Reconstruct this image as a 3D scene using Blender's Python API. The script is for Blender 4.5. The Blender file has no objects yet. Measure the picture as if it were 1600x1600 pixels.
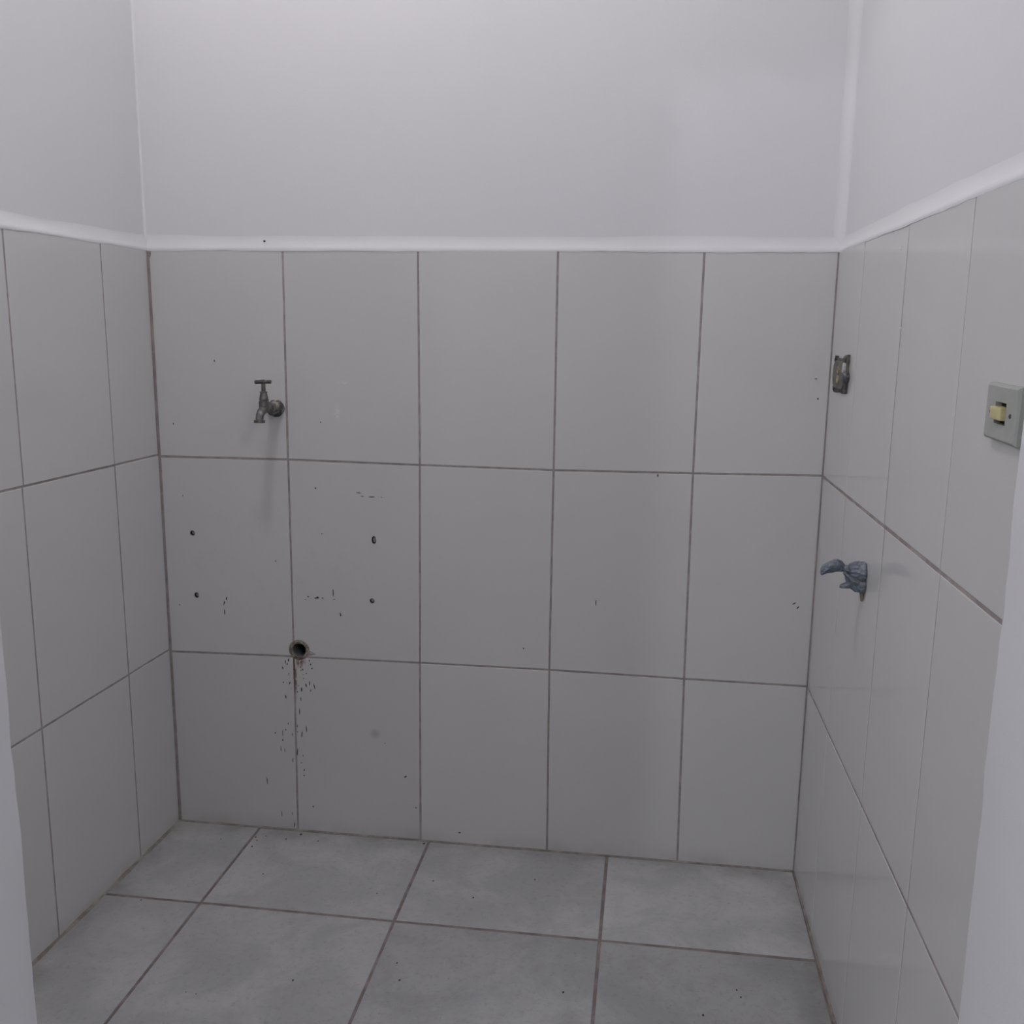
import bpy, bmesh, math, random
from mathutils import Vector, Matrix, noise

# ------------------------------------------------------------------ tunables
LAUNDRY_W = 17.8
HALL_W = 42.0
HALL_FILL_W = 23.0
PLASTER_C = (0.70, 0.695, 0.715)
TILE_A = (0.56, 0.55, 0.55, 1)
TILE_B = (0.60, 0.588, 0.585, 1)
GROUT_A = (0.28, 0.242, 0.24, 1)
GROUT_B = (0.38, 0.335, 0.32, 1)
FLOOR_A = (0.355, 0.355, 0.36, 1)
FLOOR_B = (0.435, 0.432, 0.435, 1)
FLOOR_C = (0.345, 0.328, 0.318, 1)
BAG_A = (0.10, 0.12, 0.155, 1)
BAG_B = (0.20, 0.225, 0.265, 1)
# ------------------------------------------------------------------ camera, world, lights, exposure
scene = bpy.context.scene
COL = scene.collection
scene.view_settings.view_transform = 'Standard'
scene.view_settings.look = 'None'
scene.view_settings.gamma = 1.0
scene.view_settings.use_curve_mapping = False
scene.view_settings.exposure = 0.0

cam_data = bpy.data.cameras.new('camera')
cam_data.sensor_width = 36.0
cam_data.lens = 1526.5 / 1600 * 36.0
cam_data.shift_x = -8.7 / 1600
cam_data.shift_y = -2.8 / 1600
cam_data.clip_start = 0.02
camera = bpy.data.objects.new('camera', cam_data)
right_v = Vector((0.9909, 0.13391, 0.01343)).normalized()
fwd_v = Vector((-0.12928, 0.97486, -0.18149)).normalized()
up_v = right_v.cross(fwd_v).normalized()
right_v = fwd_v.cross(up_v).normalized()
M = Matrix((right_v, up_v, -fwd_v)).transposed().to_4x4()
M.translation = Vector((1.13578, -2.16099, 1.23519))
camera.matrix_world = M
COL.objects.link(camera)
scene.camera = camera

world = bpy.data.worlds.new('world')
world.use_nodes = True
world.node_tree.nodes['Background'].inputs[0].default_value = (0.75, 0.8, 0.9, 1)
world.node_tree.nodes['Background'].inputs[1].default_value = 0.05
scene.world = world

def add_point(name, loc, watts, radius, color):
    l = bpy.data.lights.new(name, 'POINT')
    l.energy = watts
    l.shadow_soft_size = radius
    l.color = color
    o = bpy.data.objects.new(name, l)
    o.location = loc
    COL.objects.link(o)
    return o

CEIL = 3.0
add_point('laundry_bulb', (0.52, -0.84, 2.84), LAUNDRY_W, 0.06, (1.0, 0.972, 0.965))
add_point('hall_bulb', (-0.75, -3.25, 2.42), HALL_W, 0.05, (0.93, 0.96, 1.0))
add_point('hall_fill_light', (1.95, -2.25, 2.4), HALL_FILL_W, 0.28, (0.95, 0.97, 1.0))  # added fill light, no real fixture: lifts the left jamb and left wall

# ------------------------------------------------------------------ helpers
RND = random.Random(7)

def tag(o, label=None, cat=None, group=None, kind=None):
    if label: o['label'] = label
    if cat: o['category'] = cat
    if group: o['group'] = group
    if kind: o['kind'] = kind
    return o

def link(name, bm, mat, parent=None, smooth=False, color=None):
    bmesh.ops.recalc_face_normals(bm, faces=bm.faces[:])
    me = bpy.data.meshes.new(name)
    bm.to_mesh(me)
    bm.free()
    me.materials.append(mat)
    if smooth:
        me.polygons.foreach_set('use_smooth', [True] * len(me.polygons))
    o = bpy.data.objects.new(name, me)
    COL.objects.link(o)
    if parent is not None:
        o.parent = parent
        o.matrix_parent_inverse = Matrix.Translation(-Vector(parent.location)) if parent.location.length else Matrix()
    if color is not None:
        o.color = (color, color, color, 1)
    return o

def empty(name, loc):
    o = bpy.data.objects.new(name, None)
    o.location = loc
    o.empty_display_size = 0.05
    COL.objects.link(o)
    return o

def smooth_by_angle(o, deg=35):
    me = o.data
    me.polygons.foreach_set('use_smooth', [True] * len(me.polygons))
    bm = bmesh.new(); bm.from_mesh(me)
    lim = math.radians(deg)
    for e in bm.edges:
        if len(e.link_faces) == 2 and e.calc_face_angle(0) > lim:
            e.smooth = False
    bm.to_mesh(me); bm.free()

# ------------------------------------------------------------------ materials
def new_mat(name):
    m = bpy.data.materials.new(name)
    m.use_nodes = True
    nt = m.node_tree
    return m, nt, nt.nodes['Principled BSDF']

def N(nt, t, **kw):
    n = nt.nodes.new(t)
    for k, v in kw.items():
        if k == 'inp':
            for a, b in v.items():
                n.inputs[a].default_value = b
        else:
            setattr(n, k, v)
    return n

def math_node(nt, op, a, b=None, c=None, clamp=False):
    n = N(nt, 'ShaderNodeMath', operation=op, use_clamp=clamp)
    for i, v in enumerate((a, b, c)):
        if v is None: continue
        if isinstance(v, (int, float)): n.inputs[i].default_value = v
        else: nt.links.new(v, n.inputs[i])
    return n.outputs[0]

def mix(nt, fac, a, b, mode='MIX'):
    n = N(nt, 'ShaderNodeMix', data_type='RGBA', blend_type=mode)
    for s, v in ((0, fac), (6, a), (7, b)):
        if isinstance(v, (int, float)): n.inputs[s].default_value = v
        elif isinstance(v, tuple): n.inputs[s].default_value = v
        else: nt.links.new(v, n.inputs[s])
    return n.outputs[2]

def noise_tex(nt, vec, scale, detail=2.0, rough=0.5, dist=0.0):
    n = N(nt, 'ShaderNodeTexNoise', inp={'Scale': scale, 'Detail': detail, 'Roughness': rough, 'Distortion': dist})
    nt.links.new(vec, n.inputs['Vector'])
    return n.outputs['Fac']

def ramp(nt, fac, p0, p1):
    n = N(nt, 'ShaderNodeMapRange', inp={1: p0, 2: p1, 3: 0.0, 4: 1.0})
    n.interpolation_type = 'SMOOTHSTEP'
    nt.links.new(fac, n.inputs[0])
    return n.outputs[0]

def bump(nt, bsdf, height, strength, dist):
    n = N(nt, 'ShaderNodeBump', inp={'Strength': strength, 'Distance': dist})
    nt.links.new(height, n.inputs['Height'])
    nt.links.new(n.outputs[0], bsdf.inputs['Normal'])
    return n

def pos(nt):
    return N(nt, 'ShaderNodeNewGeometry').outputs['Position']

def scaled(nt, vec, s):
    n = N(nt, 'ShaderNodeVectorMath', operation='MULTIPLY')
    nt.links.new(vec, n.inputs[0]); n.inputs[1].default_value = s
    return n.outputs[0]

def blob(nt, vec, centre, radii, soft0=0.4, soft1=1.0):
    """1 inside an ellipsoid round a point of the room, fading out at its rim"""
    s = N(nt, 'ShaderNodeVectorMath', operation='SUBTRACT')
    nt.links.new(vec, s.inputs[0]); s.inputs[1].default_value = centre
    m = scaled(nt, s.outputs[0], tuple(1.0 / r for r in radii))
    l = N(nt, 'ShaderNodeVectorMath', operation='LENGTH')
    nt.links.new(m, l.inputs[0])
    r = ramp(nt, l.outputs['Value'], soft0, soft1)
    return math_node(nt, 'SUBTRACT', 1.0, r)

def mat_plaster(name, base, rough=0.85):
    m, nt, b = new_mat(name)
    p = pos(nt)
    c = mix(nt, noise_tex(nt, p, 2.2, 4, 0.55), tuple(x * 0.965 for x in base) + (1,), tuple(base) + (1,))
    nt.links.new(c, b.inputs['Base Color'])
    b.inputs['Roughness'].default_value = rough
    b.inputs['Specular IOR Level'].default_value = 0.25
    fine = noise_tex(nt, p, 230, 3, 0.6)
    broad = noise_tex(nt, p, 5, 3, 0.5)
    h = math_node(nt, 'MULTIPLY_ADD', broad, 8.0, fine)
    bump(nt, b, h, 0.35, 0.0006)
    return m

def mat_tile():
    m, nt, b = new_mat('wall_tile_glaze')
    p = pos(nt)
    oi = N(nt, 'ShaderNodeObjectInfo')
    n1 = noise_tex(nt, p, 3.5, 3, 0.5)
    c = mix(nt, n1, TILE_A, TILE_B)
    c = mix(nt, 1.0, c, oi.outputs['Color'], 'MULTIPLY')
    # rust that ran down from the drain mouth along the joint
    nz = noise_tex(nt, scaled(nt, p, (1, 1, 0.35)), 190, 3, 0.6)
    r1 = math_node(nt, 'MULTIPLY', blob(nt, p, (0.3245, 0, 0.442), (0.019, 0.03, 0.022), 0.2, 1.0), ramp(nt, nz, 0.36, 0.52))
    r2 = math_node(nt, 'MULTIPLY', blob(nt, p, (0.312, 0, 0.40), (0.0062, 0.03, 0.075), 0.2, 1.0), ramp(nt, nz, 0.30, 0.6))
    rust = math_node(nt, 'MAXIMUM', r1, r2)
    c = mix(nt, math_node(nt, 'MULTIPLY', rust, 0.9), c, (0.14, 0.072, 0.06, 1))
    lime = math_node(nt, 'MULTIPLY', blob(nt, p, (0.327, 0, 0.415), (0.024, 0.03, 0.06), 0.2, 1.0), ramp(nt, noise_tex(nt, p, 90, 2), 0.40, 0.62))
    c = mix(nt, math_node(nt, 'MULTIPLY', lime, 0.45), c, (0.62, 0.56, 0.47, 1))
    # round dull grey spot where an old hole was filled
    sp = blob(nt, p, (0.5089, 0, 0.2693), (0.0175, 0.03, 0.0175), 0.15, 1.0)
    c = mix(nt, math_node(nt, 'MULTIPLY', sp, 0.42), c, (0.22, 0.22, 0.23, 1))
    # chalky scuffs right of the tap
    wn = ramp(nt, noise_tex(nt, p, 160, 2), 0.38, 0.6)
    s1 = math_node(nt, 'MULTIPLY', blob(nt, p, (0.445, 0, 1.112), (0.019, 0.03, 0.005), 0.2, 1.0), wn)
    s2 = math_node(nt, 'MULTIPLY', blob(nt, p, (0.430, 0, 1.045), (0.010, 0.03, 0.024), 0.2, 1.0), wn)
    c = mix(nt, math_node(nt, 'MULTIPLY', math_node(nt, 'MAXIMUM', s1, s2), 0.30), c, (0.85, 0.85, 0.88, 1))
    # grime along the foot of the walls
    zz = N(nt, 'ShaderNodeSeparateXYZ'); nt.links.new(p, zz.inputs[0])
    g = math_node(nt, 'SUBTRACT', 1.0, ramp(nt, zz.outputs[2], 0.004, 0.045))
    g = math_node(nt, 'MULTIPLY', g, ramp(nt, noise_tex(nt, p, 14, 4, 0.6), 0.3, 0.75))
    c = mix(nt, math_node(nt, 'MULTIPLY', g, 0.28), c, (0.27, 0.24, 0.20, 1))
    # pale ghost of a soap film on the two tiles round the screw holes
    film = math_node(nt, 'MULTIPLY', blob(nt, p, (0.29, 0, 0.70), (0.30, 0.05, 0.16), 0.6, 1.0), ramp(nt, noise_tex(nt, p, 32, 5, 0.65), 0.5, 0.75))
    c = mix(nt, math_node(nt, 'MULTIPLY', film, 0.10), c, (0.30, 0.27, 0.25, 1))
    nt.links.new(c, b.inputs['Base Color'])
    b.inputs['Roughness'].default_value = 0.10
    b.inputs['IOR'].default_value = 1.5
    bump(nt, b, noise_tex(nt, p, 9, 2, 0.4), 0.25, 0.0012)
    return m

def mat_floor_tile():
    m, nt, b = new_mat('floor_tile_glaze')
    p = pos(nt)
    oi = N(nt, 'ShaderNodeObjectInfo')
    v = N(nt, 'ShaderNodeVectorMath', operation='ADD')
    rv = N(nt, 'ShaderNodeVectorMath', operation='SCALE')
    cmb = N(nt, 'ShaderNodeCombineXYZ')
    for i in range(2): nt.links.new(oi.outputs['Random'], cmb.inputs[i])
    nt.links.new(cmb.outputs[0], rv.inputs[0]); rv.inputs['Scale'].default_value = 37.0
    nt.links.new(p, v.inputs[0]); nt.links.new(rv.outputs[0], v.inputs[1])
    q = v.outputs[0]
    c = mix(nt, ramp(nt, noise_tex(nt, q, 6.5, 5, 0.62, 0.6), 0.38, 0.62), FLOOR_A, FLOOR_B)
    c = mix(nt, math_node(nt, 'MULTIPLY', ramp(nt, noise_tex(nt, q, 17, 6, 0.7, 0.8), 0.46, 0.74), 0.5), c, FLOOR_C)
    c = mix(nt, math_node(nt, 'MULTIPLY', ramp(nt, noise_tex(nt, q, 70, 4, 0.7), 0.50, 0.75), 0.40), c, (0.20, 0.205, 0.205, 1))
    c = mix(nt, math_node(nt, 'MULTIPLY', ramp(nt, noise_tex(nt, q, 150, 2, 0.6), 0.66, 0.74), 0.45), c, (0.15, 0.14, 0.13, 1))
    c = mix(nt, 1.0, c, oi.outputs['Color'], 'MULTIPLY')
    # dirt gathered along the walls
    s = N(nt, 'ShaderNodeSeparateXYZ'); nt.links.new(p, s.inputs[0])
    db = math_node(nt, 'MULTIPLY', s.outputs[1], -1.0)
    dl = math_node(nt, 'ADD', s.outputs[0], 0.008)
    dr = math_node(nt, 'SUBTRACT', 1.513, s.outputs[0])
    d = math_node(nt, 'MINIMUM', math_node(nt, 'MINIMUM', db, dl), dr)
    g = math_node(nt, 'SUBTRACT', 1.0, ramp(nt, d, 0.0, 0.075))
    g = math_node(nt, 'MULTIPLY', g, ramp(nt, noise_tex(nt, p, 11, 4, 0.65), 0.28, 0.72))
    c = mix(nt, math_node(nt, 'MULTIPLY', g, 0.5), c, (0.16, 0.145, 0.12, 1))
    nt.links.new(c, b.inputs['Base Color'])
    b.inputs['Roughness'].default_value = 0.42
    bump(nt, b, noise_tex(nt, q, 60, 4, 0.6), 0.3, 0.0012)
    return m

def mat_noisy(name, a, bcol, scale, rough=0.8, metallic=0.0, bs=0.4, bd=0.001, lo=0.35, hi=0.65, spec=0.5):
    m, nt, b = new_mat(name)
    tc = N(nt, 'ShaderNodeTexCoord').outputs['Object']
    n = noise_tex(nt, tc, scale, 4, 0.62)
    c = mix(nt, ramp(nt, n, lo, hi), tuple(a) + (1,), tuple(bcol) + (1,))
    nt.links.new(c, b.inputs['Base Color'])
    b.inputs['Roughness'].default_value = rough
    b.inputs['Metallic'].default_value = metallic
    b.inputs['Specular IOR Level'].default_value = spec
    bump(nt, b, noise_tex(nt, tc, scale * 2.3, 3, 0.6), bs, bd)
    return m

def mat_wall_body():
    """plaster above the tiles, cement joint filler behind them: one wall, two coats"""
    m, nt, b = new_mat('wall_plaster_and_joint_filler')
    p = pos(nt)
    s = N(nt, 'ShaderNodeSeparateXYZ'); nt.links.new(p, s.inputs[0])
    up = math_node(nt, 'GREATER_THAN', s.outputs[2], 1.403)
    pl = mix(nt, noise_tex(nt, p, 2.2, 4, 0.55), tuple(x * 0.965 for x in PLASTER) + (1,), tuple(PLASTER) + (1,))
    st = noise_tex(nt, p, 30, 3, 0.6)
    gr = mix(nt, ramp(nt, st, 0.35, 0.68), GROUT_A, GROUT_B)
    rust = blob(nt, p, (0.318, 0, 0.42), (0.03, 0.05, 0.09), 0.2, 1.0)
    gr = mix(nt, math_node(nt, 'MULTIPLY', rust, 0.8), gr, (0.115, 0.06, 0.05, 1))
    c = mix(nt, up, gr, pl)
    nt.links.new(c, b.inputs['Base Color'])
    b.inputs['Roughness'].default_value = 0.88
    b.inputs['Specular IOR Level'].default_value = 0.2
    h = math_node(nt, 'MULTIPLY_ADD', noise_tex(nt, p, 5, 3, 0.5), 9.0, noise_tex(nt, p, 230, 3, 0.6))
    bump(nt, b, h, 0.35, 0.0006)
    return m

PLASTER = PLASTER_C
M_plaster = mat_plaster('white_plaster', PLASTER)
M_body = mat_wall_body()
M_tile = mat_tile()
M_floor = mat_floor_tile()
M_grout_floor = mat_noisy('floor_joint_filler', (0.165, 0.130, 0.125), (0.25, 0.215, 0.20), 22, 0.9, bs=0.5)
M_fillet = mat_noisy('dirty_corner_filler', (0.17, 0.148, 0.132), (0.30, 0.272, 0.25), 18, 0.85, bs=0.6, bd=0.002)
M_dirt = mat_noisy('dirt_fleck', (0.010, 0.009, 0.010), (0.05, 0.036, 0.032), 60, 0.8)
M_hall = mat_plaster('hall_plaster', (0.66, 0.66, 0.67))
M_brass = mat_noisy('aged_brass', (0.10, 0.094, 0.095), (0.20, 0.185, 0.175), 90, 0.5, 0.55, 0.5, 0.0008)
M_brass_dark = mat_noisy('dark_tarnished_brass', (0.085, 0.076, 0.076), (0.16, 0.145, 0.138), 120, 0.5, 0.5, 0.5, 0.0008)
M_flange = mat_noisy('paint_splashed_tarnished_metal', (0.055, 0.052, 0.052), (0.40, 0.37, 0.34), 75, 0.6, 0.3, 0.8, 0.001, 0.45, 0.62)
M_nut = mat_noisy('worn_nut_brass', (0.12, 0.11, 0.105), (0.46, 0.42, 0.37), 80, 0.5, 0.5, 0.6, 0.0008, 0.42, 0.6)
M_plate = mat_noisy('grey_green_plastic', (0.335, 0.345, 0.32), (0.36, 0.37, 0.345), 40, 0.5, bs=0.05)
M_rocker = mat_noisy('yellowed_plastic', (0.50, 0.44, 0.22), (0.56, 0.49, 0.26), 50, 0.4, bs=0.05)
M_black = mat_noisy('dark_gap', (0.012, 0.011, 0.013), (0.025, 0.022, 0.024), 50, 0.8)
M_yoke = mat_noisy('corroded_steel', (0.045, 0.042, 0.046), (0.15, 0.14, 0.115), 60, 0.6, 0.35, 0.8, 0.001)
M_bake = mat_noisy('brown_phenolic', (0.075, 0.072, 0.062), (0.15, 0.14, 0.115), 70, 0.55, 0.0, 0.5)
M_contact = mat_noisy('yellow_brass_contact', (0.30, 0.23, 0.12), (0.48, 0.40, 0.24), 90, 0.45, 0.4)
M_silver = mat_noisy('pale_metal', (0.42, 0.41, 0.40), (0.6, 0.58, 0.57), 60, 0.45, 0.3)
M_pipe = mat_noisy('old_beige_pipe', (0.16, 0.145, 0.125), (0.26, 0.24, 0.21), 70, 0.6)
M_bore = mat_noisy('wet_dark_bore', (0.12, 0.13, 0.14), (0.17, 0.18, 0.19), 40, 0.35)
M_mortar = mat_noisy('rusty_mortar', (0.13, 0.095, 0.078), (0.34, 0.30, 0.255), 110, 0.9, bs=0.9, bd=0.002)
def mat_collar():
    m, nt, b = new_mat('rust_stained_mortar')
    p = pos(nt)
    c = mix(nt, ramp(nt, noise_tex(nt, p, 120, 4, 0.65), 0.36, 0.66), (0.13, 0.10, 0.085, 1), (0.38, 0.34, 0.29, 1))
    r = math_node(nt, 'MULTIPLY', blob(nt, p, (0.3215, 0, 0.447), (0.018, 0.05, 0.016), 0.3, 1.0), ramp(nt, noise_tex(nt, p, 80, 3), 0.3, 0.5))
    c = mix(nt, math_node(nt, 'MULTIPLY', r, 0.9), c, (0.12, 0.06, 0.048, 1))
    nt.links.new(c, b.inputs['Base Color'])
    b.inputs['Roughness'].default_value = 0.9
    bump(nt, b, noise_tex(nt, p, 220, 4, 0.6), 0.8, 0.002)
    return m
M_collar = mat_collar()
M_plug = mat_noisy('grey_plastic_plug', (0.010, 0.009, 0.010), (0.035, 0.032, 0.032), 200, 0.95, spec=0.05)

def mat_bag():
    m, nt, b = new_mat('blue_grey_plastic_film')
    tc = N(nt, 'ShaderNodeTexCoord').outputs['Object']
    c = mix(nt, ramp(nt, noise_tex(nt, tc, 55, 4, 0.6), 0.35, 0.65), BAG_A, BAG_B)
    nt.links.new(c, b.inputs['Base Color'])
    b.inputs['Roughness'].default_value = 0.33
    b.inputs['Subsurface Weight'].default_value = 0.0
    bump(nt, b, noise_tex(nt, scaled(nt, tc, (1.0, 1.6, 2.2)), 85, 4, 0.65, 1.2), 0.9, 0.003)
    return m
M_bag = mat_bag()

# ------------------------------------------------------------------ wall planes (s along the wall, z up, d into the wall)
XL, LS, XL2 = -0.0035, 0.0293, -0.00433
XR, RS, XR2 = 1.51143, -0.00671, 0.0027
def P_back(s, z, d): return Vector((s, d, z))
def P_left(s, z, d): return Vector((XL + LS * s + XL2 * z - d, s, z))
def P_right(s, z, d): return Vector((XR + RS * s + XR2 * z + d, s, z))
def P_floor(s, t, d): return Vector((s, t, -d))

TILE_TOP = 1.4045
REC = 0.0010          # joint filler lies this far behind the tile faces
SET = 0.009           # plaster lies this far behind the tile faces
DOOR_Y = -1.135

# ---- polygons
def area(poly):
    return 0.5 * sum(a[0] * b[1] - b[0] * a[1] for a, b in zip(poly, poly[1:] + poly[:1]))

def ccw(poly):
    return poly if area(poly) > 0 else poly[::-1]

def inset(poly, g):
    n = len(poly); out = []
    for i in range(n):
        p0, p1, p2 = poly[i - 1], poly[i], poly[(i + 1) % n]
        a = Vector((p1[0] - p0[0], p1[1] - p0[1])).normalized()
        b = Vector((p2[0] - p1[0], p2[1] - p1[1])).normalized()
        na, nb = Vector((-a.y, a.x)), Vector((-b.y, b.x))
        k = (na + nb) / max(0.35, 1 + na.dot(nb))
        out.append((p1[0] + k.x * g, p1[1] + k.y * g))
    return out

def cut_corner(poly, c, rx, rz, n=9):
    """replace the polygon corner that lies inside an ellipse by the ellipse's arc"""
    inside = lambda p: ((p[0] - c[0]) / rx) ** 2 + ((p[1] - c[1]) / rz) ** 2 < 1
    k = [i for i, p in enumerate(poly) if inside(p)]
    if len(k) != 1: return poly
    i = k[0]
    def hit(pin, pout):
        lo, hi = 0.0, 1.0
        for _ in range(40):
            m = (lo + hi) / 2
            q = (pin[0] + (pout[0] - pin[0]) * m, pin[1] + (pout[1] - pin[1]) * m)
            if inside(q): lo = m
            else: hi = m
        return q
    a = hit(poly[i], poly[i - 1]); b = hit(poly[i], poly[(i + 1) % len(poly)])
    t0 = math.atan2((a[1] - c[1]) / rz, (a[0] - c[0]) / rx)
    t1 = math.atan2((b[1] - c[1]) / rz, (b[0] - c[0]) / rx)
    dt = (t1 - t0 + math.pi) % (2 * math.pi) - math.pi
    arc = []
    for j in range(n + 1):
        t = t0 + dt * j / n
        w = 1 + (0.045 * noise.noise(Vector((t * 2.3, 4.1, 0.3))) if 0 < j < n else 0)
        arc.append((c[0] + rx * w * math.cos(t), c[1] + rz * w * math.sin(t)))
    return poly[:i] + arc + poly[i + 1:]

def circle(c, r, n=14, rz=None, wob=0.0):
    rz = rz or r
    return [(c[0] + r * math.cos(t) * (1 + wob * noise.noise(Vector((t, c[0] * 50, 1)))),
             c[1] + rz * math.sin(t) * (1 + wob * noise.noise(Vector((t, c[1] * 50, 5)))))
            for t in (2 * math.pi * i / n for i in range(n))]

def fill(bm, loops):
    """fill the first loop of verts, leaving the other loops open as holes"""
    es = []
    for l in loops:
        for a, b in zip(l, l[1:] + l[:1]):
            e = bm.edges.get((a, b)) or bm.edges.new((a, b))
            es.append(e)
    bmesh.ops.triangle_fill(bm, use_beauty=True, use_dissolve=False, edges=es)

def tile_mesh(P, poly, thick=0.0065, bev=0.0011, tilt=(0, 0, 0), holes=()):
    poly = ccw(list(poly))
    cx = sum(p[0] for p in poly) / len(poly); cz = sum(p[1] for p in poly) / len(poly)
    def T(p, d): return P(p[0], p[1], d + tilt[0] + tilt[1] * (p[0] - cx) + tilt[2] * (p[1] - cz))
    bm = bmesh.new()
    inner = inset(poly, bev)
    mid = inset(poly, bev * 0.3)
    top = [bm.verts.new(T(p, 0)) for p in inner]
    md = [bm.verts.new(T(p, bev * 0.3)) for p in mid]
    ed = [bm.verts.new(T(p, bev)) for p in poly]
    bt = [bm.verts.new(T(p, thick)) for p in poly]
    n = len(poly)
    for r0, r1 in ((top, md), (md, ed), (ed, bt)):
        for i in range(n):
            bm.faces.new((r0[i], r0[(i + 1) % n], r1[(i + 1) % n], r1[i]))
    bm.faces.new(bt)
    if not holes and n == 4:
        bm.faces.new(top)
    else:
        hl = []
        for h in holes:
            a = [bm.verts.new(T(p, 0)) for p in h]
            b = [bm.verts.new(T(p, thick * 0.98)) for p in h]
            for i in range(len(h)):
                bm.faces.new((a[i], a[(i + 1) % len(h)], b[(i + 1) % len(h)], b[i]))
            hl.append(a)
        fill(bm, [top] + hl)
    return bm

# ------------------------------------------------------------------ walls
DRAIN = (0.3233, 0.4704)
PLUGS = [((0.0664, 0.7474), 0.0064, 0.0062), ((0.0694, 0.5943), 0.0060, 0.0070), ((0.5123, 0.7491), 0.0056, 0.0092), ((0.5061, 0.6023), 0.0060, 0.0062)]

def wall_solid(P, s0, s1, top, holes=(), thick=0.16):
    """joint-filler bed below, set-back plaster above, one solid"""
    bm = bmesh.new()
    zt = TILE_TOP
    A = [bm.verts.new(P(s, z, REC)) for s, z in ((s0, 0), (s1, 0), (s1, zt), (s0, zt))]
    B = [bm.verts.new(P(s, z, SET)) for s, z in ((s0, zt), (s1, zt), (s1, top), (s0, top))]
    Bk = [bm.verts.new(P(s, z, thick)) for s, z in ((s0, 0), (s1, 0), (s1, top), (s0, top))]
    hl = []
    for h, dep in holes:
        a = [bm.verts.new(P(p[0], p[1], REC)) for p in h]
        b = [bm.verts.new(P(p[0], p[1], dep)) for p in h]
        for i in range(len(h)):
            bm.faces.new((a[i], a[(i + 1) % len(h)], b[(i + 1) % len(h)], b[i]))
        bm.faces.new(b)
        hl.append(a)
    if hl: fill(bm, [A] + hl)
    else: bm.faces.new(A)
    bm.faces.new((A[3], A[2], B[1], B[0]))
    bm.faces.new(B)
    bm.faces.new(Bk)
    bm.faces.new((A[0], A[1], Bk[1], Bk[0]))
    bm.faces.new((B[3], B[2], Bk[2], Bk[3]))
    bm.faces.new((A[0], A[3], B[0], B[3], Bk[3], Bk[0]))
    bm.faces.new((A[1], A[2], B[1], B[2], Bk[2], Bk[1]))
    return bm

holes = [(circle(DRAIN, 0.0186, 24), 0.12)] + [(circle(c, rx * 0.98, 12, rz * 0.98), 0.035) for c, rx, rz in PLUGS]
wall_back = tag(link('wall_back', wall_solid(P_back, -0.03, 1.545, CEIL, holes), M_body), kind='structure')
wall_left = tag(link('wall_left', wall_solid(P_left, DOOR_Y - 0.01, 0.014, CEIL), M_body), kind='structure')
wall_right = tag(link('wall_right', wall_solid(P_right, DOOR_Y - 0.01, 0.014, CEIL), M_body), kind='structure')

# front wall with the doorway the picture is taken through
def front_wall():
    bm = bmesh.new()
    y0, y1 = DOOR_Y, DOOR_Y - 0.20
    xl, xr, head = 0.3865, 1.5015, 2.03
    x0, x1 = -0.9, 2.5
    zs = [head * i / 70 for i in range(71)]
    def wob(z, k, a=0.0021):
        return a * noise.noise(Vector((z * 9, k, 0.7))) + a * 0.6 * noise.noise(Vector((z * 38, k, 3.1)))
    def lean(side, z): return -0.004 * (z - 0.5) if side == 0 else 0.0005 * z
    for side, xj, xo in ((0, xl, x0), (1, xr, x1)):
        sg = 1 if side == 0 else -1
        rows = []
        for z in zs:
            xa = xj + lean(side, z) + wob(z, side)
            xb = xj + lean(side, z) + wob(z, side + 5, 0.0012)
            xc = xj + lean(side, z) + wob(z, side + 9, 0.0015)
            rows.append([bm.verts.new(v) for v in ((xo, y0, z), (xa - sg * 0.004, y0, z), (xa - sg * 0.0012, y0 - 0.0014, z), (xa, y0 - 0.005, z), (xb, (y0 + y1) / 2, z), (xc, y1 + 0.008, z),
                                                   (xc - sg * 0.0025, y1 + 0.002, z), (xc - sg * 0.009, y1, z), (xo, y1, z))])
        for a, b in zip(rows, rows[1:]):
            for i in range(len(a)):
                j = (i + 1) % len(a)
                bm.faces.new((a[i], a[j], b[j], b[i]))
        bm.faces.new(rows[0]); bm.faces.new(rows[-1])
    q = [bm.verts.new((x, y, z)) for z in (head, CEIL) for x, y in ((x0, y0), (x1, y0), (x1, y1), (x0, y1))]
    for f in ((0, 1, 2, 3), (4, 5, 6, 7), (0, 1, 5, 4), (1, 2, 6, 5), (2, 3, 7, 6), (3, 0, 4, 7)):
        bm.faces.new([q[i] for i in f])
    return bm
wall_front = tag(link('wall_front', front_wall(), M_plaster), kind='structure')
smooth_by_angle(wall_front, 50)

def slab(name, lo, hi, mat, kind='structure'):
    bm = bmesh.new()
    v = [bm.verts.new((x, y, z)) for z in (lo[2], hi[2]) for x, y in ((lo[0], lo[1]), (hi[0], lo[1]), (hi[0], hi[1]), (lo[0], hi[1]))]
    for f in ((0, 3, 2, 1), (4, 5, 6, 7), (0, 1, 5, 4), (1, 2, 6, 5), (2, 3, 7, 6), (3, 0, 4, 7)):
        bm.faces.new([v[i] for i in f])
    return tag(link(name, bm, mat), kind=kind)

slab('ceiling', (-1.2, -4.3, CEIL), (2.7, 0.16, CEIL + 0.12), M_plaster)
slab('wall_west', (-1.2, -4.3, -0.05), (-1.05, DOOR_Y, CEIL), M_hall)
slab('wall_east', (2.45, -4.3, -0.05), (2.6, DOOR_Y, CEIL), M_hall)
slab('wall_south', (-1.2, -4.3, -0.05), (2.6, -4.15, CEIL), M_hall)

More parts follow.
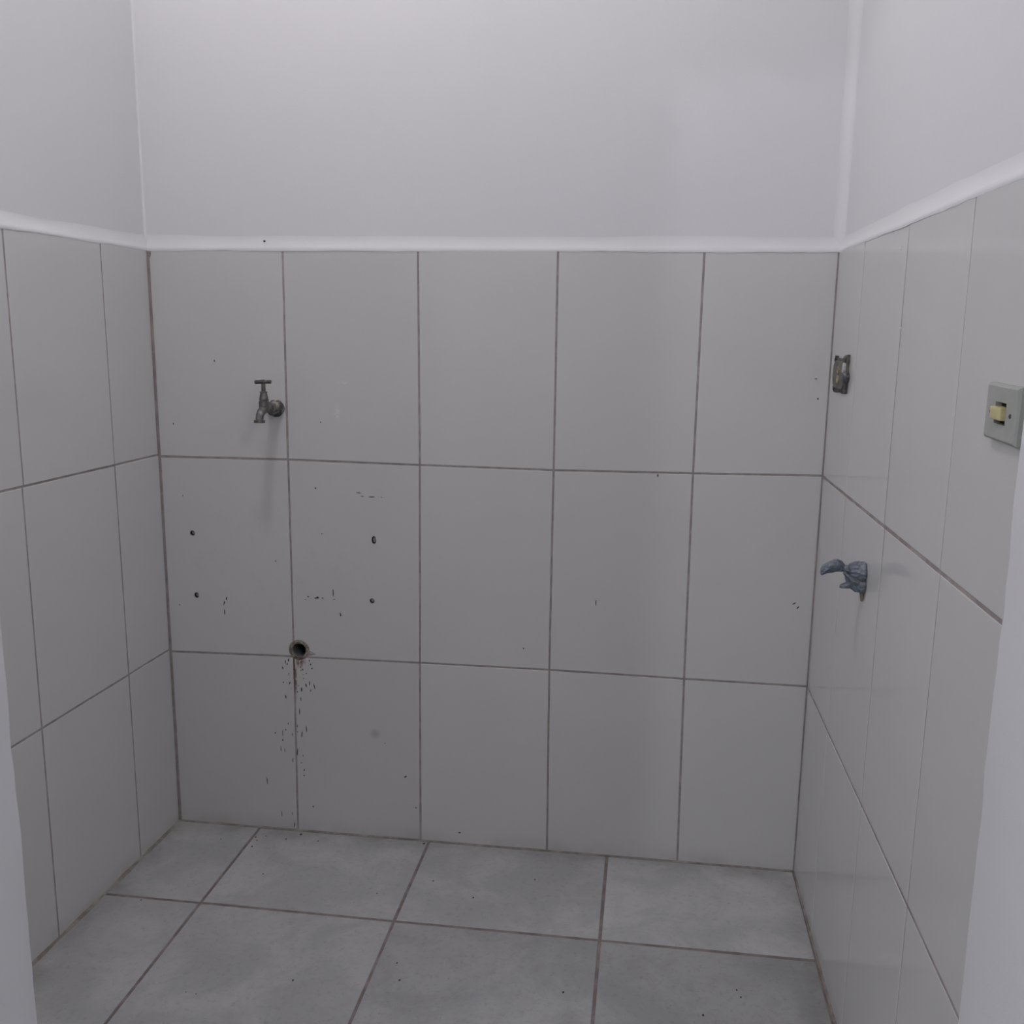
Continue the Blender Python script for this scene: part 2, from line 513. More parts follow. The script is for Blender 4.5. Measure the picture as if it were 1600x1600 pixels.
# ------------------------------------------------------------------ floor
floor = tag(slab('floor', (-1.2, -4.3, -0.12), (2.6, 0.1, -0.0015), M_grout_floor), kind='structure')
fx = [-1.1, -0.662, -0.228, 0.2085, 0.6415, 1.0765, 1.512, 1.948, 2.384]
fy = [0.0, -0.332, -0.768, -1.204, -1.640, -2.076, -2.512, -2.948, -3.384, -3.82]
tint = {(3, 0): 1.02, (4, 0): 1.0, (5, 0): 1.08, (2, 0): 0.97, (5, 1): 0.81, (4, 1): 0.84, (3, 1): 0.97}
for j in range(len(fy) - 1):
    for i in range(len(fx) - 1):
        x0, x1, y0, y1 = fx[i], fx[i + 1], fy[j], fy[j + 1]
        if j < 3:
            if i < 2 or i > 5: continue
            if i == 2: x0 = -0.008 + 0.028 * (y0 + y1) / 2 * 0.5
            if i == 5: x1 = 1.5105
        g = 0.0032
        gl, gr_ = (0.003 if (i == 2 and j < 3) else g), (0.0025 if (i == 5 and j < 3) else g)
        yt = y0 - (0.003 if j == 0 else 0.0046)
        R = RND
        poly = [(x0 + gl, y1 + 0.0046), (x1 - gr_, y1 + 0.0046), (x1 - gr_, yt), (x0 + gl, yt)]
        if i == 2 and j < 3:
            poly[0] = (XL + LS * y1 + 0.002, y1 + 0.0046); poly[3] = (XL + LS * yt + 0.002, yt)
        poly = [(a + R.uniform(-.0007, .0007), b + R.uniform(-.0007, .0007)) for a, b in poly]
        bm = tile_mesh(P_floor, poly, 0.008, 0.0014, (R.uniform(0, .0005), R.uniform(-.0008, .0008), R.uniform(-.0008, .0008)))
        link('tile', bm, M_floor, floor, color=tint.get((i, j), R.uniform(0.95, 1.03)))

# ------------------------------------------------------------------ wall tiles
G = 0.0021
xs = {0: (0.3109, 0.3099, 0.3098, 0.3075), 1: (0.6209, 0.6226, 0.6206, 0.6203), 2: (0.9295, 0.9294, 0.9286, 0.9318), 3: (1.2399, 1.2376, 1.2389, 1.2425)}
zr = [[TILE_TOP] * 6, [0.9300, 0.9317, 0.9285, 0.9266, 0.9295, 0.9335], [0.4482, 0.4533, 0.4559, 0.4573, 0.4549, 0.4538], [0.0] * 6]
def col_x(c, r):
    z = zr[r][0]
    if c == 0: return XL + XL2 * z + 0.0016
    if c == 5: return XR + XR2 * z + 0.0004
    return xs[c - 1][r]
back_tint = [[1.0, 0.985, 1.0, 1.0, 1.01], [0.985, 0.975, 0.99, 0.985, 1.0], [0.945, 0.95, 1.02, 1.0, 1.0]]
for r in range(3):
    for c in range(5):
        q = [(col_x(c, r + 1), zr[r + 1][c]), (col_x(c + 1, r + 1), zr[r + 1][c + 1]), (col_x(c + 1, r), zr[r][c + 1]), (col_x(c, r), zr[r][c])]
        p = inset(ccw(q), G)
        if r == 0: p = [(a, TILE_TOP - 0.0006) if b > 1.3 else (a, b) for a, b in p]
        hs = []
        if r == 1 and c == 0:
            hs = [circle(k, rx, 14, rz, 0.2) for k, rx, rz in PLUGS[:2]]
        if r == 1 and c == 1:
            hs = [circle(k, rx, 14, rz, 0.2) for k, rx, rz in PLUGS[2:]]
        if r in (1, 2) and c in (0, 1):
            p = cut_corner(p, DRAIN, 0.0262, 0.0252)
            if r == 1 and c == 1:     # a flake broken off beside the drain mouth
                k = min(range(len(p)), key=lambda i: (p[i][0] - 0.349) ** 2 + (p[i][1] - 0.458) ** 2)
                z_b = p[k][1]; p[k] = (0.3655, z_b); p.insert(k, (0.3498, 0.4690)) if p[k - 1][1] > z_b else p.insert(k + 1, (0.3498, 0.4690))
                shard = inset(ccw([(0.3515, z_b), (0.3650, z_b), (0.3496, 0.4680), (0.3492, 0.4640)]), 0.0009)
                link('tile', tile_mesh(P_back, shard, bev=0.0005, tilt=(0.0006, 0, 0)), M_tile, wall_back, color=0.95)
        if r == 0 and c == 0:         # chipped top corner at the left wall
            k = min(range(len(p)), key=lambda i: p[i][0] - p[i][1])
            a = p[k]; p[k:k + 1] = [(a[0] + 0.005, a[1]), (a[0] + 0.004, a[1] - 0.012), (a[0] + 0.0004, a[1] - 0.02)]
        t = (RND.uniform(0, .0006), RND.uniform(-.0016, .0016), RND.uniform(-.0014, .0014))
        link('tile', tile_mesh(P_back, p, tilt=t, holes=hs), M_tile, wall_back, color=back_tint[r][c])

def side_tiles(P, wall, joints, zrow, tints, wob, ez=0.0):
    for r in range(3):
        for c in range(len(joints) - 1):
            s0, s1 = joints[c][r], joints[c + 1][r]
            b0, b1 = joints[c][min(r + 1, 2)], joints[c + 1][min(r + 1, 2)]
            if r == 0: b0, b1 = s0, s1
            q = [(b0, zrow[r + 1]), (b1, zrow[r + 1]), (s1, zrow[r]), (s0, zrow[r])]
            g = G * 0.95
            p = inset(ccw(q), g)
            zm = sum(b for a, b in p) / 4
            p = [(min(a, -0.0005), min(max(b + (ez if b < zm else -ez), 0.0024), TILE_TOP - 0.0006)) for a, b in p]
            if r == 0: p = [(a, TILE_TOP - 0.0006) if b > 1.3 else (a, b) for a, b in p]
            t = (RND.uniform(0, .0006), RND.uniform(-wob, wob), RND.uniform(-wob, wob))
            link('tile', tile_mesh(P, p, tilt=t), M_tile, wall, color=tints[(r * 7 + c) % len(tints)])
zside = [TILE_TOP, 0.9335, 0.4535, 0.0]
side_tiles(P_left, wall_left, [(-0.0015,) * 3, (-0.185, -0.184, -0.183), (-0.488, -0.4925, -0.4935), (-0.800,) * 3, (-1.111,) * 3, (DOOR_Y + 0.001,) * 3], zside, [1.0, 1.01, 0.99, 1.0], 0.0014)
side_tiles(P_right, wall_right, [(-0.0015,) * 3, (-0.245, -0.2465, -0.247), (-0.5505, -0.5575, -0.559), (-0.8585, -0.8605, -0.857), (DOOR_Y + 0.001,) * 3], [TILE_TOP, 0.9315, 0.4522, 0.0], [1.0, 1.01, 1.0, 0.99], 0.0014, 0.0009)

# ------------------------------------------------------------------ plaster ledge along the tile tops (painted) and corner coves
def ledge(P, s0, s1, seed, n=90, mitre0=0.0, mitre1=0.0):
    bm = bmesh.new(); rows = []
    for i in range(n + 1):
        s = s0 + (s1 - s0) * i / n
        w = noise.noise(Vector((s * 7, seed, 0.2))); v = noise.noise(Vector((s * 31, seed, 2.0)))
        drop = 0.0030 + 0.0022 * w + 0.0016 * v
        out = 0.0004 + 0.0002 * v
        h = 0.026 + 0.004 * w
        prof = [(0.002, -drop + 0.0004), (-out * 0.55, -drop), (-out, -drop + 0.0012), (-out, 0.0006), (-out * 0.1, 0.0030 + 0.0008 * v), (0.0018, 0.0070 + 0.0008 * v), (0.0044, 0.0125 + 0.001 * w), (0.0068, h - 0.006), (SET - 0.0008, h), (SET - 0.0003, h + 0.004), (SET + 0.004, h + 0.004), (SET + 0.004, -0.001)]
        rows.append([bm.verts.new(P(s, TILE_TOP + z, d)) for d, z in prof])
    for a, b in zip(rows, rows[1:]):
        for k in range(len(a)):
            l = (k + 1) % len(a)
            bm.faces.new((a[k], a[l], b[l], b[k]))
    bm.faces.new(rows[0]); bm.faces.new(rows[-1])
    return bm
for nm, P, a, b, sd in (('trim_1', P_back, -0.012, 1.523, 1.3), ('trim_2', P_left, DOOR_Y, 0.008, 5.7), ('trim_3', P_right, DOOR_Y, 0.008, 9.1)):
    o = tag(link(nm, ledge(P, a, b, sd), M_plaster), kind='structure')
    smooth_by_angle(o, 60)

def cove(xc, sg, r, n=6):
    """rounded inside corner of the upper plaster"""
    bm = bmesh.new(); rows = []
    m = 26
    for i in range(m + 1):
        z = TILE_TOP + 0.004 + (CEIL - TILE_TOP - 0.004) * i / m
        rr = r * (1 + 0.25 * noise.noise(Vector((z * 6, r * 100, 1))))
        x_c = xc(z)
        ring = []
        for k in range(n + 1):
            t = math.pi / 2 * k / n
            # from the back wall (y = SET) round to the side wall
            ring.append(bm.verts.new((x_c - sg * (rr - rr * math.sin(t)), SET - rr + rr * math.cos(t), z)))
        ring.append(bm.verts.new((x_c + sg * 0.004, SET + 0.004, z)))
        rows.append(ring)
    for a, b in zip(rows, rows[1:]):
        for k in range(len(a)):
            l = (k + 1) % len(a)
            bm.faces.new((a[k], a[l], b[l], b[k]))
    return bm
smooth_by_angle(tag(link('trim_4', cove(lambda z: XR + XR2 * z + SET, 1, 0.022, 8), M_plaster), kind='structure'), 60)
smooth_by_angle(tag(link('trim_5', cove(lambda z: XL + XL2 * z - SET, -1, 0.005, 5), M_plaster), kind='structure'), 60)

# dirty filler where the walls meet the floor
def foot(P, s0, s1, seed, n=60, k=1.0):
    bm = bmesh.new(); rows = []
    for i in range(n + 1):
        s = s0 + (s1 - s0) * i / n
        w = (0.0032 + 0.0016 * noise.noise(Vector((s * 14, seed, 0))) + 0.0009 * noise.noise(Vector((s * 60, seed, 1)))) * k
        rows.append([bm.verts.new(P(s, z, d)) for d, z in ((0.0014, -0.002), (-w * 0.95, -0.002), (-w * 0.95, 0.0004), (-w * 0.35, w * 0.4), (-0.0001, w * 0.9), (0.0014, w * 0.9))])
    for a, b in zip(rows, rows[1:]):
        for q in range(6):
            l = (q + 1) % 6
            bm.faces.new((a[q], a[l], b[l], b[q]))
    bm.faces.new(rows[0]); bm.faces.new(rows[-1])
    return bm
for nm, P, a, b, sd, kk in (('baseboard_back', P_back, 0.0, 1.51, 2.2, 1.0), ('baseboard_left', P_left, DOOR_Y, -0.002, 6.4, 1.5), ('baseboard_right', P_right, DOOR_Y, -0.002, 8.8, 0.9)):
    smooth_by_angle(tag(link(nm, foot(P, a, b, sd, k=kk), M_fillet), kind='structure'), 60)

# vertical filler in the two inside corners of the tiling
# ------------------------------------------------------------------ splashes and flecks of dirt
def flecks(items, P, seed, K=1.3):
    bm = bmesh.new(); R = random.Random(seed)
    for it in items:
        s, z, w, h = it[:4]; t = it[4] if len(it) > 4 else 0.0
        w *= 0.001 * K; h *= 0.001 * K
        n = 7
        ph = R.uniform(0, 6)
        rim = []
        for k in range(n):
            a = 2 * math.pi * k / n + ph
            rr = R.uniform(0.75, 1.15)
            u, v = w * rr * math.cos(a), h * rr * math.sin(a)
            rim.append(bm.verts.new(P(s + u * math.cos(t) - v * math.sin(t), z + u * math.sin(t) + v * math.cos(t), -0.0001)))
        c = bm.verts.new(P(s, z, -0.0007))
        low = bm.verts.new(P(s, z, 0.0006))
        for k in range(n):
            bm.faces.new((rim[k], rim[(k + 1) % n], c)); bm.faces.new((rim[(k + 1) % n], rim[k], low))
    return bm
BACK_FLECKS=[(0.2813,0.4229,1.12,3.37,0.3),(0.2889,0.4396,0.80,4.22,0.0),(0.2961,0.4440,1.12,3.37,0.0),(0.2927,0.4337,1.28,1.69,0.0),(0.3105,0.4206,1.44,1.85,0.0),(0.3257,0.4276,1.12,1.35,0.0),(0.3265,0.4196,0.64,2.19,0.0),(0.3312,0.4223,1.12,2.19,0.0),(0.3404,0.4129,1.12,1.18,0.0),(0.3484,0.4452,0.96,2.19,0.0),(0.3514,0.4363,1.12,2.19,0.0),(0.3547,0.4264,1.92,1.18,0.5),(0.2960,0.4075,0.64,3.37,0.0),(0.2812,0.3867,1.12,2.02,0.0),(0.2973,0.3856,1.28,3.71,-0.5),(0.3386,0.3828,1.28,4.22,0.3),(0.3478,0.3884,0.96,4.72,0.0),(0.3596,0.3800,0.96,5.90,0.3),(0.3272,0.3708,1.28,5.40,-0.1),(0.3165,0.3644,1.12,1.85,0.0),(0.3503,0.3703,0.80,2.53,0.0),(0.2871,0.3498,1.12,4.22,0.0),(0.3245,0.3461,0.80,5.06,0.0),(0.3205,0.3140,0.88,6.75,0.0),(0.2901,0.2809,1.20,1.26,0.0),(0.2835,0.2649,0.96,1.35,0.0),(0.2566,0.2536,1.20,1.26,0.0),(0.2760,0.2539,0.56,7.59,0.0),(0.2755,0.2372,1.12,2.53,0.0),(0.3134,0.2763,0.72,3.88,0.0),(0.3250,0.2553,1.12,8.43,-0.1),(0.3366,0.2707,0.96,7.08,0.0),(0.3139,0.2608,0.96,1.69,0.0),(0.3330,0.3997,0.80,1.52,0.0),(0.3194,0.3805,0.96,1.18,0.0),(0.3323,0.4098,0.72,0.76,0.0),(0.3009,0.3712,0.64,0.67,0.0),(0.2906,0.2813,1.20,1.26,0.0),(0.2576,0.2547,1.20,1.26,0.0),(0.2840,0.2644,1.08,1.14,0.0),(0.2701,0.2133,0.84,5.06,0.0),(0.2799,0.2108,0.60,5.06,0.0),(0.2999,0.2530,0.60,4.55,0.0),(0.3121,0.2085,0.96,8.35,-0.1),(0.3000,0.1856,0.84,4.81,0.0),(0.3279,0.1624,0.96,2.78,0.0),(0.3276,0.1482,1.08,1.77,0.0),(0.2317,0.1264,0.84,8.85,0.1),(0.3265,0.2002,0.84,1.77,0.0),(0.3214,0.1809,0.72,1.52,0.0),(0.3485,0.0677,1.44,2.02,0.0),(0.5835,0.1646,3.12,1.52,0.6),(0.2668,0.0410,0.60,7.59,0.0),(0.2937,0.0442,0.60,3.79,0.0),(0.2997,0.0146,0.96,6.32,0.0),(0.6093,0.0854,1.20,1.52,0.0),(0.5330,0.2474,0.84,1.26,0.0),(0.1451,0.5901,1.29,3.64,-0.2),(0.1391,0.5783,1.01,5.16,-0.2),(0.1393,0.5567,1.15,6.07,0.0),(0.4114,0.6170,1.01,8.50,0.0),(0.3729,0.6038,3.16,2.12,0.3),(0.3676,0.6021,2.01,1.21,0.0),(0.3499,0.6051,1.73,1.21,0.0),(0.3853,0.6033,2.30,0.91,0.0),(0.4287,0.5649,1.15,3.95,0.2),(0.3426,0.5976,1.44,0.91,0.0),(0.5084,0.8512,6.04,0.91,0.0),(0.4861,0.8520,3.74,0.76,0.0),(0.4777,0.8598,4.89,0.61,0.0),(0.5324,0.8510,1.44,0.61,0.0),(0.3742,0.8677,1.29,1.37,0.0),(0.2723,0.6884,1.15,1.21,0.0),(0.3873,0.7595,1.15,1.21,0.0),(0.0252,0.5677,0.86,2.43,0.0),(0.4136,0.6012,3.45,0.76,0.0),(0.0472,0.8373,1.15,1.52,0.0),(1.1611,0.9227,1.66,3.37,0.0),(1.0324,0.6246,0.96,6.07,0.0),(1.4719,0.6458,3.83,1.01,0.6),(1.4808,0.6374,1.28,3.37,-0.6),(0.2697,1.4224,2.56,1.69,0.0),(0.7174,0.0292,3.20,1.48,0.0),(0.1403,1.1554,1.15,2.02,0.0),(0.3906,1.0204,1.28,1.35,0.0),(0.0326,1.0081,0.96,2.70,0.0),(1.4857,1.1412,2.56,0.67,0.0),(1.4925,1.0993,1.28,2.02,0.0),(0.8676,0.5067,1.92,1.35,0.0),(0.3746,0.8666,1.60,1.35,0.0),]
FLOOR_FLECKS=[(0.2166,-0.0478,2.66,4.06),(0.2264,-0.0627,2.22,3.38),(0.2256,-0.0914,2.66,4.06),(0.2935,-0.0452,2.66,4.06),(0.3219,-0.0182,3.55,5.41),(0.3738,-0.0420,2.22,3.38),(0.1373,-0.0702,1.78,2.70),(0.2986,-0.2030,2.00,3.04),(0.4991,-0.5492,2.66,4.06),(0.7009,-0.5170,2.44,3.72),(0.6829,-0.4677,2.00,3.04),(0.5776,-0.2386,2.00,3.04),(0.0770,-0.3430,2.00,3.04),(0.6319,-0.0133,3.55,5.41),(0.2399,-0.0392,1.55,2.37),(0.3337,-0.6142,1.33,2.03),(0.3126,-0.6117,1.33,2.03),(0.6894,-0.1706,2.00,3.04),(0.7914,-0.2214,2.40,3.99),(0.9178,-0.1287,2.13,3.55),(1.0161,-0.5048,2.40,3.99),(1.3437,-0.4475,2.13,3.55),(1.3496,-0.4673,2.13,3.55),(1.2764,-0.5284,2.40,3.99),]
tag(link('dirt_splash', flecks(BACK_FLECKS, P_back, 3), M_dirt, wall_back), kind='stuff')
tag(link('dirt_fleck', flecks(FLOOR_FLECKS, P_floor, 4, 0.85), M_dirt, floor), kind='stuff')
tag(link('plaster_splash', flecks([(-0.508, 1.371, 4.0, 2.2, 0.5), (-0.512, 1.367, 2.0, 1.2, 0.2), (-0.551, 1.246, 2.4, 1.6, 0.0), (-0.570, 1.2435, 1.2, 0.8, 0.0)], P_right, 6, 1.0), M_plaster, wall_right), kind='stuff')

# ------------------------------------------------------------------ solids for the small things
def lathe(bm, prof, axis_o, axis_d, n=20, ref=None, hexa=False, close=True):
    """prof: (distance along axis, radius)"""
    d = Vector(axis_d).normalized()
    ref = Vector(ref or ((0, 0, 1) if abs(d.z) < 0.9 else (1, 0, 0)))
    a = (ref - d * ref.dot(d)).normalized(); b = d.cross(a)
    rings = []
    for t, r in prof:
        rings.append([bm.verts.new(Vector(axis_o) + d * t + (a * math.cos(2 * math.pi * k / n) + b * math.sin(2 * math.pi * k / n)) * r) for k in range(n)])
    for r0, r1 in zip(rings, rings[1:]):
        for k in range(n):
            l = (k + 1) % n
            bm.faces.new((r0[k], r0[l], r1[l], r1[k]))
    if close:
        bm.faces.new(rings[0]); bm.faces.new(rings[-1])
    return rings

def sweep(bm, pts, radii, n=14):
    rings = []
    for i, p in enumerate(pts):
        p = Vector(p)
        t = (Vector(pts[min(i + 1, len(pts) - 1)]) - Vector(pts[max(i - 1, 0)])).normalized()
        a = Vector((1, 0, 0)); a = (a - t * a.dot(t)).normalized(); b = t.cross(a)
        r = radii[i]
        rings.append([bm.verts.new(p + (a * math.cos(2 * math.pi * k / n) + b * math.sin(2 * math.pi * k / n)) * r) for k in range(n)])
    for r0, r1 in zip(rings, rings[1:]):
        for k in range(n):
            l = (k + 1) % n
            bm.faces.new((r0[k], r0[l], r1[l], r1[k]))
    bm.faces.new(rings[0]); bm.faces.new(rings[-1])

def prism(bm, P, outline, d0, d1, bev=0.0):
    """outline in wall coordinates, from depth d0 (wall side) to d1 (room side)"""
    outline = ccw(list(outline))
    lo = [bm.verts.new(P(s, z, d0)) for s, z in outline]
    sg = 1 if d1 > d0 else -1
    n = len(outline)
    rings = [lo]
    if bev:
        rings.append([bm.verts.new(P(s, z, d1 - sg * bev)) for s, z in outline])
        rings.append([bm.verts.new(P(s, z, d1 - sg * bev * 0.3)) for s, z in inset(outline, bev * 0.35)])
        rings.append([bm.verts.new(P(s, z, d1)) for s, z in inset(outline, bev)])
    else:
        rings.append([bm.verts.new(P(s, z, d1)) for s, z in outline])
    for r0, r1 in zip(rings, rings[1:]):
        for k in range(n):
            l = (k + 1) % n
            bm.faces.new((r0[k], r0[l], r1[l], r1[k]))
    bm.faces.new(lo[::-1])
    fill(bm, [rings[-1]])

def finish(name, bm, mat, parent, deg=38):
    o = link(name, bm, mat, parent)
    smooth_by_angle(o, deg)
    return o

# ------------------------------------------------------------------ water tap
TX, TZ, TY = 0.2838, 1.0500, -0.068
tap = empty('water_tap', (TX, 0, TZ))
tag(tap, 'dark tarnished metal garden tap with a T handle on the back wall tiles', 'tap')
AX = (0, -1, 0.10)
bm = bmesh.new()
lathe(bm, [(-0.0014, 0.020), (0.0002, 0.0206), (0.003, 0.0202), (0.0065, 0.0185), (0.0095, 0.0150), (0.011, 0.0135)], (TX, 0, TZ), AX, 28)
for v in bm.verts:
    k = noise.noise(v.co * 120)
    v.co += Vector((v.co.x - TX, 0, v.co.z - TZ)) * 0.10 * k
finish('flange', bm, M_flange, tap)
bm = bmesh.new()
lathe(bm, [(0.009, 0.0146), (0.0105, 0.0158), (0.019, 0.0158), (0.0205, 0.0146)], (TX, 0, TZ), AX, 6)
finish('hex_nut', bm, M_nut, tap, 20)
# body: horizontal inlet running into the upright barrel
bm = bmesh.new()
lathe(bm, [(0.019, 0.0098), (0.026, 0.0100), (0.027, 0.0122), (0.034, 0.0122), (0.035, 0.0100), (0.06, 0.0100), (0.074, 0.0092)], (TX, 0, TZ), AX, 20)
lathe(bm, [(-0.0095, 0.0078), (-0.008, 0.0104), (0.0, 0.0112), (0.012, 0.0116), (0.0165, 0.0114), (0.0172, 0.0096)], (TX, TY, TZ + 0.0045), (0, 0, 1), 20)
finish('body', bm, M_brass, tap)
bm = bmesh.new()
lathe(bm, [(0.0, 0.0104), (0.0012, 0.0112), (0.004, 0.0112), (0.005, 0.0102)], (TX, TY, TZ + 0.0217), (0, 0, 1), 6)
lathe(bm, [(0.0045, 0.0100), (0.0075, 0.0096), (0.0165, 0.0075), (0.0185, 0.0072), (0.0190, 0.0088), (0.0206, 0.0088), (0.0212, 0.0060)], (TX, TY, TZ + 0.0217), (0, 0, 1), 16)
finish('bonnet', bm, M_brass, tap)
bm = bmesh.new()
lathe(bm, [(0.0, 0.0048), (0.0195, 0.0046)], (TX, TY, TZ + 0.042), (0, 0, 1), 12)
finish('stem', bm, M_brass_dark, tap)
bm = bmesh.new()
c = Vector((TX - 0.0008, TY, TZ + 0.0638)); hd = Vector((0.999, -0.02, 0.035)).normalized()
lathe(bm, [(-0.0188, 0.0036), (-0.0182, 0.0043), (-0.006, 0.0042), (-0.004, 0.0050), (0.004, 0.0050), (0.006, 0.0042), (0.0182, 0.0043), (0.0188, 0.0036)], c, hd, 14)
finish('handle', bm, M_brass_dark, tap)
bm = bmesh.new()
sweep(bm, [(TX, TY + 0.004, TZ + 0.004), (TX - 0.0004, TY - 0.006, TZ + 0.0015), (TX - 0.0008, TY - 0.0155, TZ - 0.002), (TX - 0.001, TY - 0.0225, TZ - 0.008), (TX - 0.001, TY - 0.0255, TZ - 0.015), (TX - 0.001, TY - 0.0262, TZ - 0.0195)],
      [0.0092, 0.0095, 0.0094, 0.0090, 0.0086, 0.0084], 18)
finish('spout', bm, M_brass, tap)
bm = bmesh.new()
ro = (TX - 0.001, TY - 0.0264, TZ - 0.0250)
rg = lathe(bm, [(0.0068, 0.0084), (0.0066, 0.0112), (0.0058, 0.0122), (0.0008, 0.0124), (0.0, 0.0117), (0.0, 0.0085), (0.007, 0.0080)], ro, (0, 0.05, 1), 22, close=False)
finish('outlet_ring', bm, M_brass_dark, tap)

# ------------------------------------------------------------------ drain mouth
drain = empty('drain_pipe', (DRAIN[0], 0, DRAIN[1]))
tag(drain, 'open dark drain pipe mouth in the back wall with rust streaks below', 'pipe')
bm = bmesh.new()
lathe(bm, [(-0.095, 0.0184), (-0.0008, 0.0184), (0.0, 0.0181), (0.0, 0.0172), (-0.0012, 0.0166), (-0.06, 0.0165)], (DRAIN[0], 0.0004, DRAIN[1]), (0, -1, 0), 30, close=False)
finish('pipe_rim', bm, M_pipe, drain)
bm = bmesh.new()
lathe(bm, [(-0.0018, 0.0164), (-0.085, 0.0164)], (DRAIN[0], 0.0, DRAIN[1]), (0, -1, 0), 26, close=False)
lathe(bm, [(-0.085, 0.0164), (-0.0851, 0.002)], (DRAIN[0], 0.0, DRAIN[1]), (0, -1, 0), 26)
finish('pipe_bore', bm, M_bore, drain)
bm = bmesh.new()
n = 34; rows = []
for r_i in range(4):
    ring = []
    for k in range(n):
        t = 2 * math.pi * k / n
        f = r_i / 3
        r = 0.0183 + f * (0.0076 + 0.0011 * noise.noise(Vector((math.cos(t) * 2, math.sin(t) * 2, 0.5))))
        d = [0.0002, -0.0006, 0.0007, 0.0017][r_i] + 0.0007 * noise.noise(Vector((math.cos(t) * 4, math.sin(t) * 4, r_i)))
        ring.append(bm.verts.new((DRAIN[0] + r * math.cos(t), d, DRAIN[1] + r * math.sin(t))))
    rows.append(ring)
for a, b in zip(rows, rows[1:]):
    for k in range(n):
        bm.faces.new((a[k], a[(k + 1) % n], b[(k + 1) % n], b[k]))
o = finish('mortar_collar', bm, M_collar, drain, 80)

# ------------------------------------------------------------------ plugs in the four old screw holes
where = ['small dark screw hole plug near the left corner, upper one of that pair',
         'small dark screw hole plug near the left corner, lower one of that pair',
         'tall dark screw hole plug below right of the tap, upper one of that pair',
         'round dark screw hole plug above right of the drain mouth, lower one of that pair']
for i, ((c, rx, rz), lab) in enumerate(zip(PLUGS, where)):
    bm = bmesh.new()
    prof = [(0.030, 0.80), (0.0022, 0.92), (0.0016, 0.86), (0.0018, 0.74), (0.004, 0.68), (0.026, 0.55)]
    n = 14; rows = []
    for d, k in prof:
        rows.append([bm.verts.new((c[0] + rx * k * math.cos(2 * math.pi * q / n), d + 0.0004, c[1] + rz * k * math.sin(2 * math.pi * q / n))) for q in range(n)])
    for a, b in zip(rows, rows[1:]):
        for q in range(n):
            bm.faces.new((a[q], a[(q + 1) % n], b[(q + 1) % n], b[q]))
    bm.faces.new(rows[0]); bm.faces.new(rows[-1])
    o = link('wall_plug', bm, M_plug)
    o.data.transform(Matrix.Translation((-c[0], 0, -c[1])))
    o.location = (c[0], 0, c[1])
    tag(o, lab, 'wall plug', 'plugs in the old screw holes')
    smooth_by_angle(o, 40)

# ------------------------------------------------------------------ light switch by the doorway
SY, SZ = -1.043, 1.1535
HW, HH = 0.0470, 0.0308
sw = empty('light_switch', P_right(SY, SZ, 0))
tag(sw, 'grey green light switch plate with yellowed rocker on right wall beside the doorway', 'switch')
def P_sw(s, z, d):   # plate hangs very slightly out of level
    a = math.radians(0.8)
    u, v = s - SY, z - SZ
    return P_right(SY + u * math.cos(a) - v * math.sin(a), SZ + u * math.sin(a) + v * math.cos(a), d)
bm = bmesh.new()
out = [(SY - HW, SZ - HH), (SY + HW, SZ - HH), (SY + HW, SZ + HH), (SY - HW, SZ + HH)]
hole = [(SY - 0.0165, SZ - 0.0118), (SY + 0.0165, SZ - 0.0118), (SY + 0.0165, SZ + 0.0118), (SY - 0.0165, SZ + 0.0118)]
T = 0.0095
b0 = [bm.verts.new(P_sw(s, z, 0.0)) for s, z in out]
b1 = [bm.verts.new(P_sw(s, z, -T + 0.0035)) for s, z in out]
b2 = [bm.verts.new(P_sw(s, z, -T + 0.0008)) for s, z in inset(out, 0.0016)]
b3 = [bm.verts.new(P_sw(s, z, -T)) for s, z in inset(out, 0.0030)]
h3 = [bm.verts.new(P_sw(s, z, -T)) for s, z in hole]
h0 = [bm.verts.new(P_sw(s, z, -0.001)) for s, z in hole]
for r0, r1 in ((b0, b1), (b1, b2), (b2, b3), (h3, h0)):
    for k in range(4):
        bm.faces.new((r0[k], r0[(k + 1) % 4], r1[(k + 1) % 4], r1[k]))
fill(bm, [b3, h3])
finish('cover_plate', bm, M_plate, sw, 20)
bm = bmesh.new(); prism(bm, P_sw, hole, -0.0005, -0.0028)
finish('slot_back', bm, M_black, sw)
bm = bmesh.new()
w, h = 0.0155, 0.0068
rk = [(SY - w, SZ - h), (SY + w, SZ - h), (SY + w, SZ + h), (SY - w, SZ + h)]
prism(bm, P_sw, rk, -0.002, -T - 0.0058, 0.0014)
o = finish('rocker', bm, M_rocker, sw, 25)
for sx in (-0.0305, 0.0285):
    bm = bmesh.new()
    lathe(bm, [(-0.002, 0.0026), (0.0006, 0.0026), (0.0010, 0.0018), (0.0002, 0.0010)], P_sw(SY + sx, SZ - 0.0005, -T), (-1, 0, 0), 12)
    finish('screw', bm, M_yoke, sw)

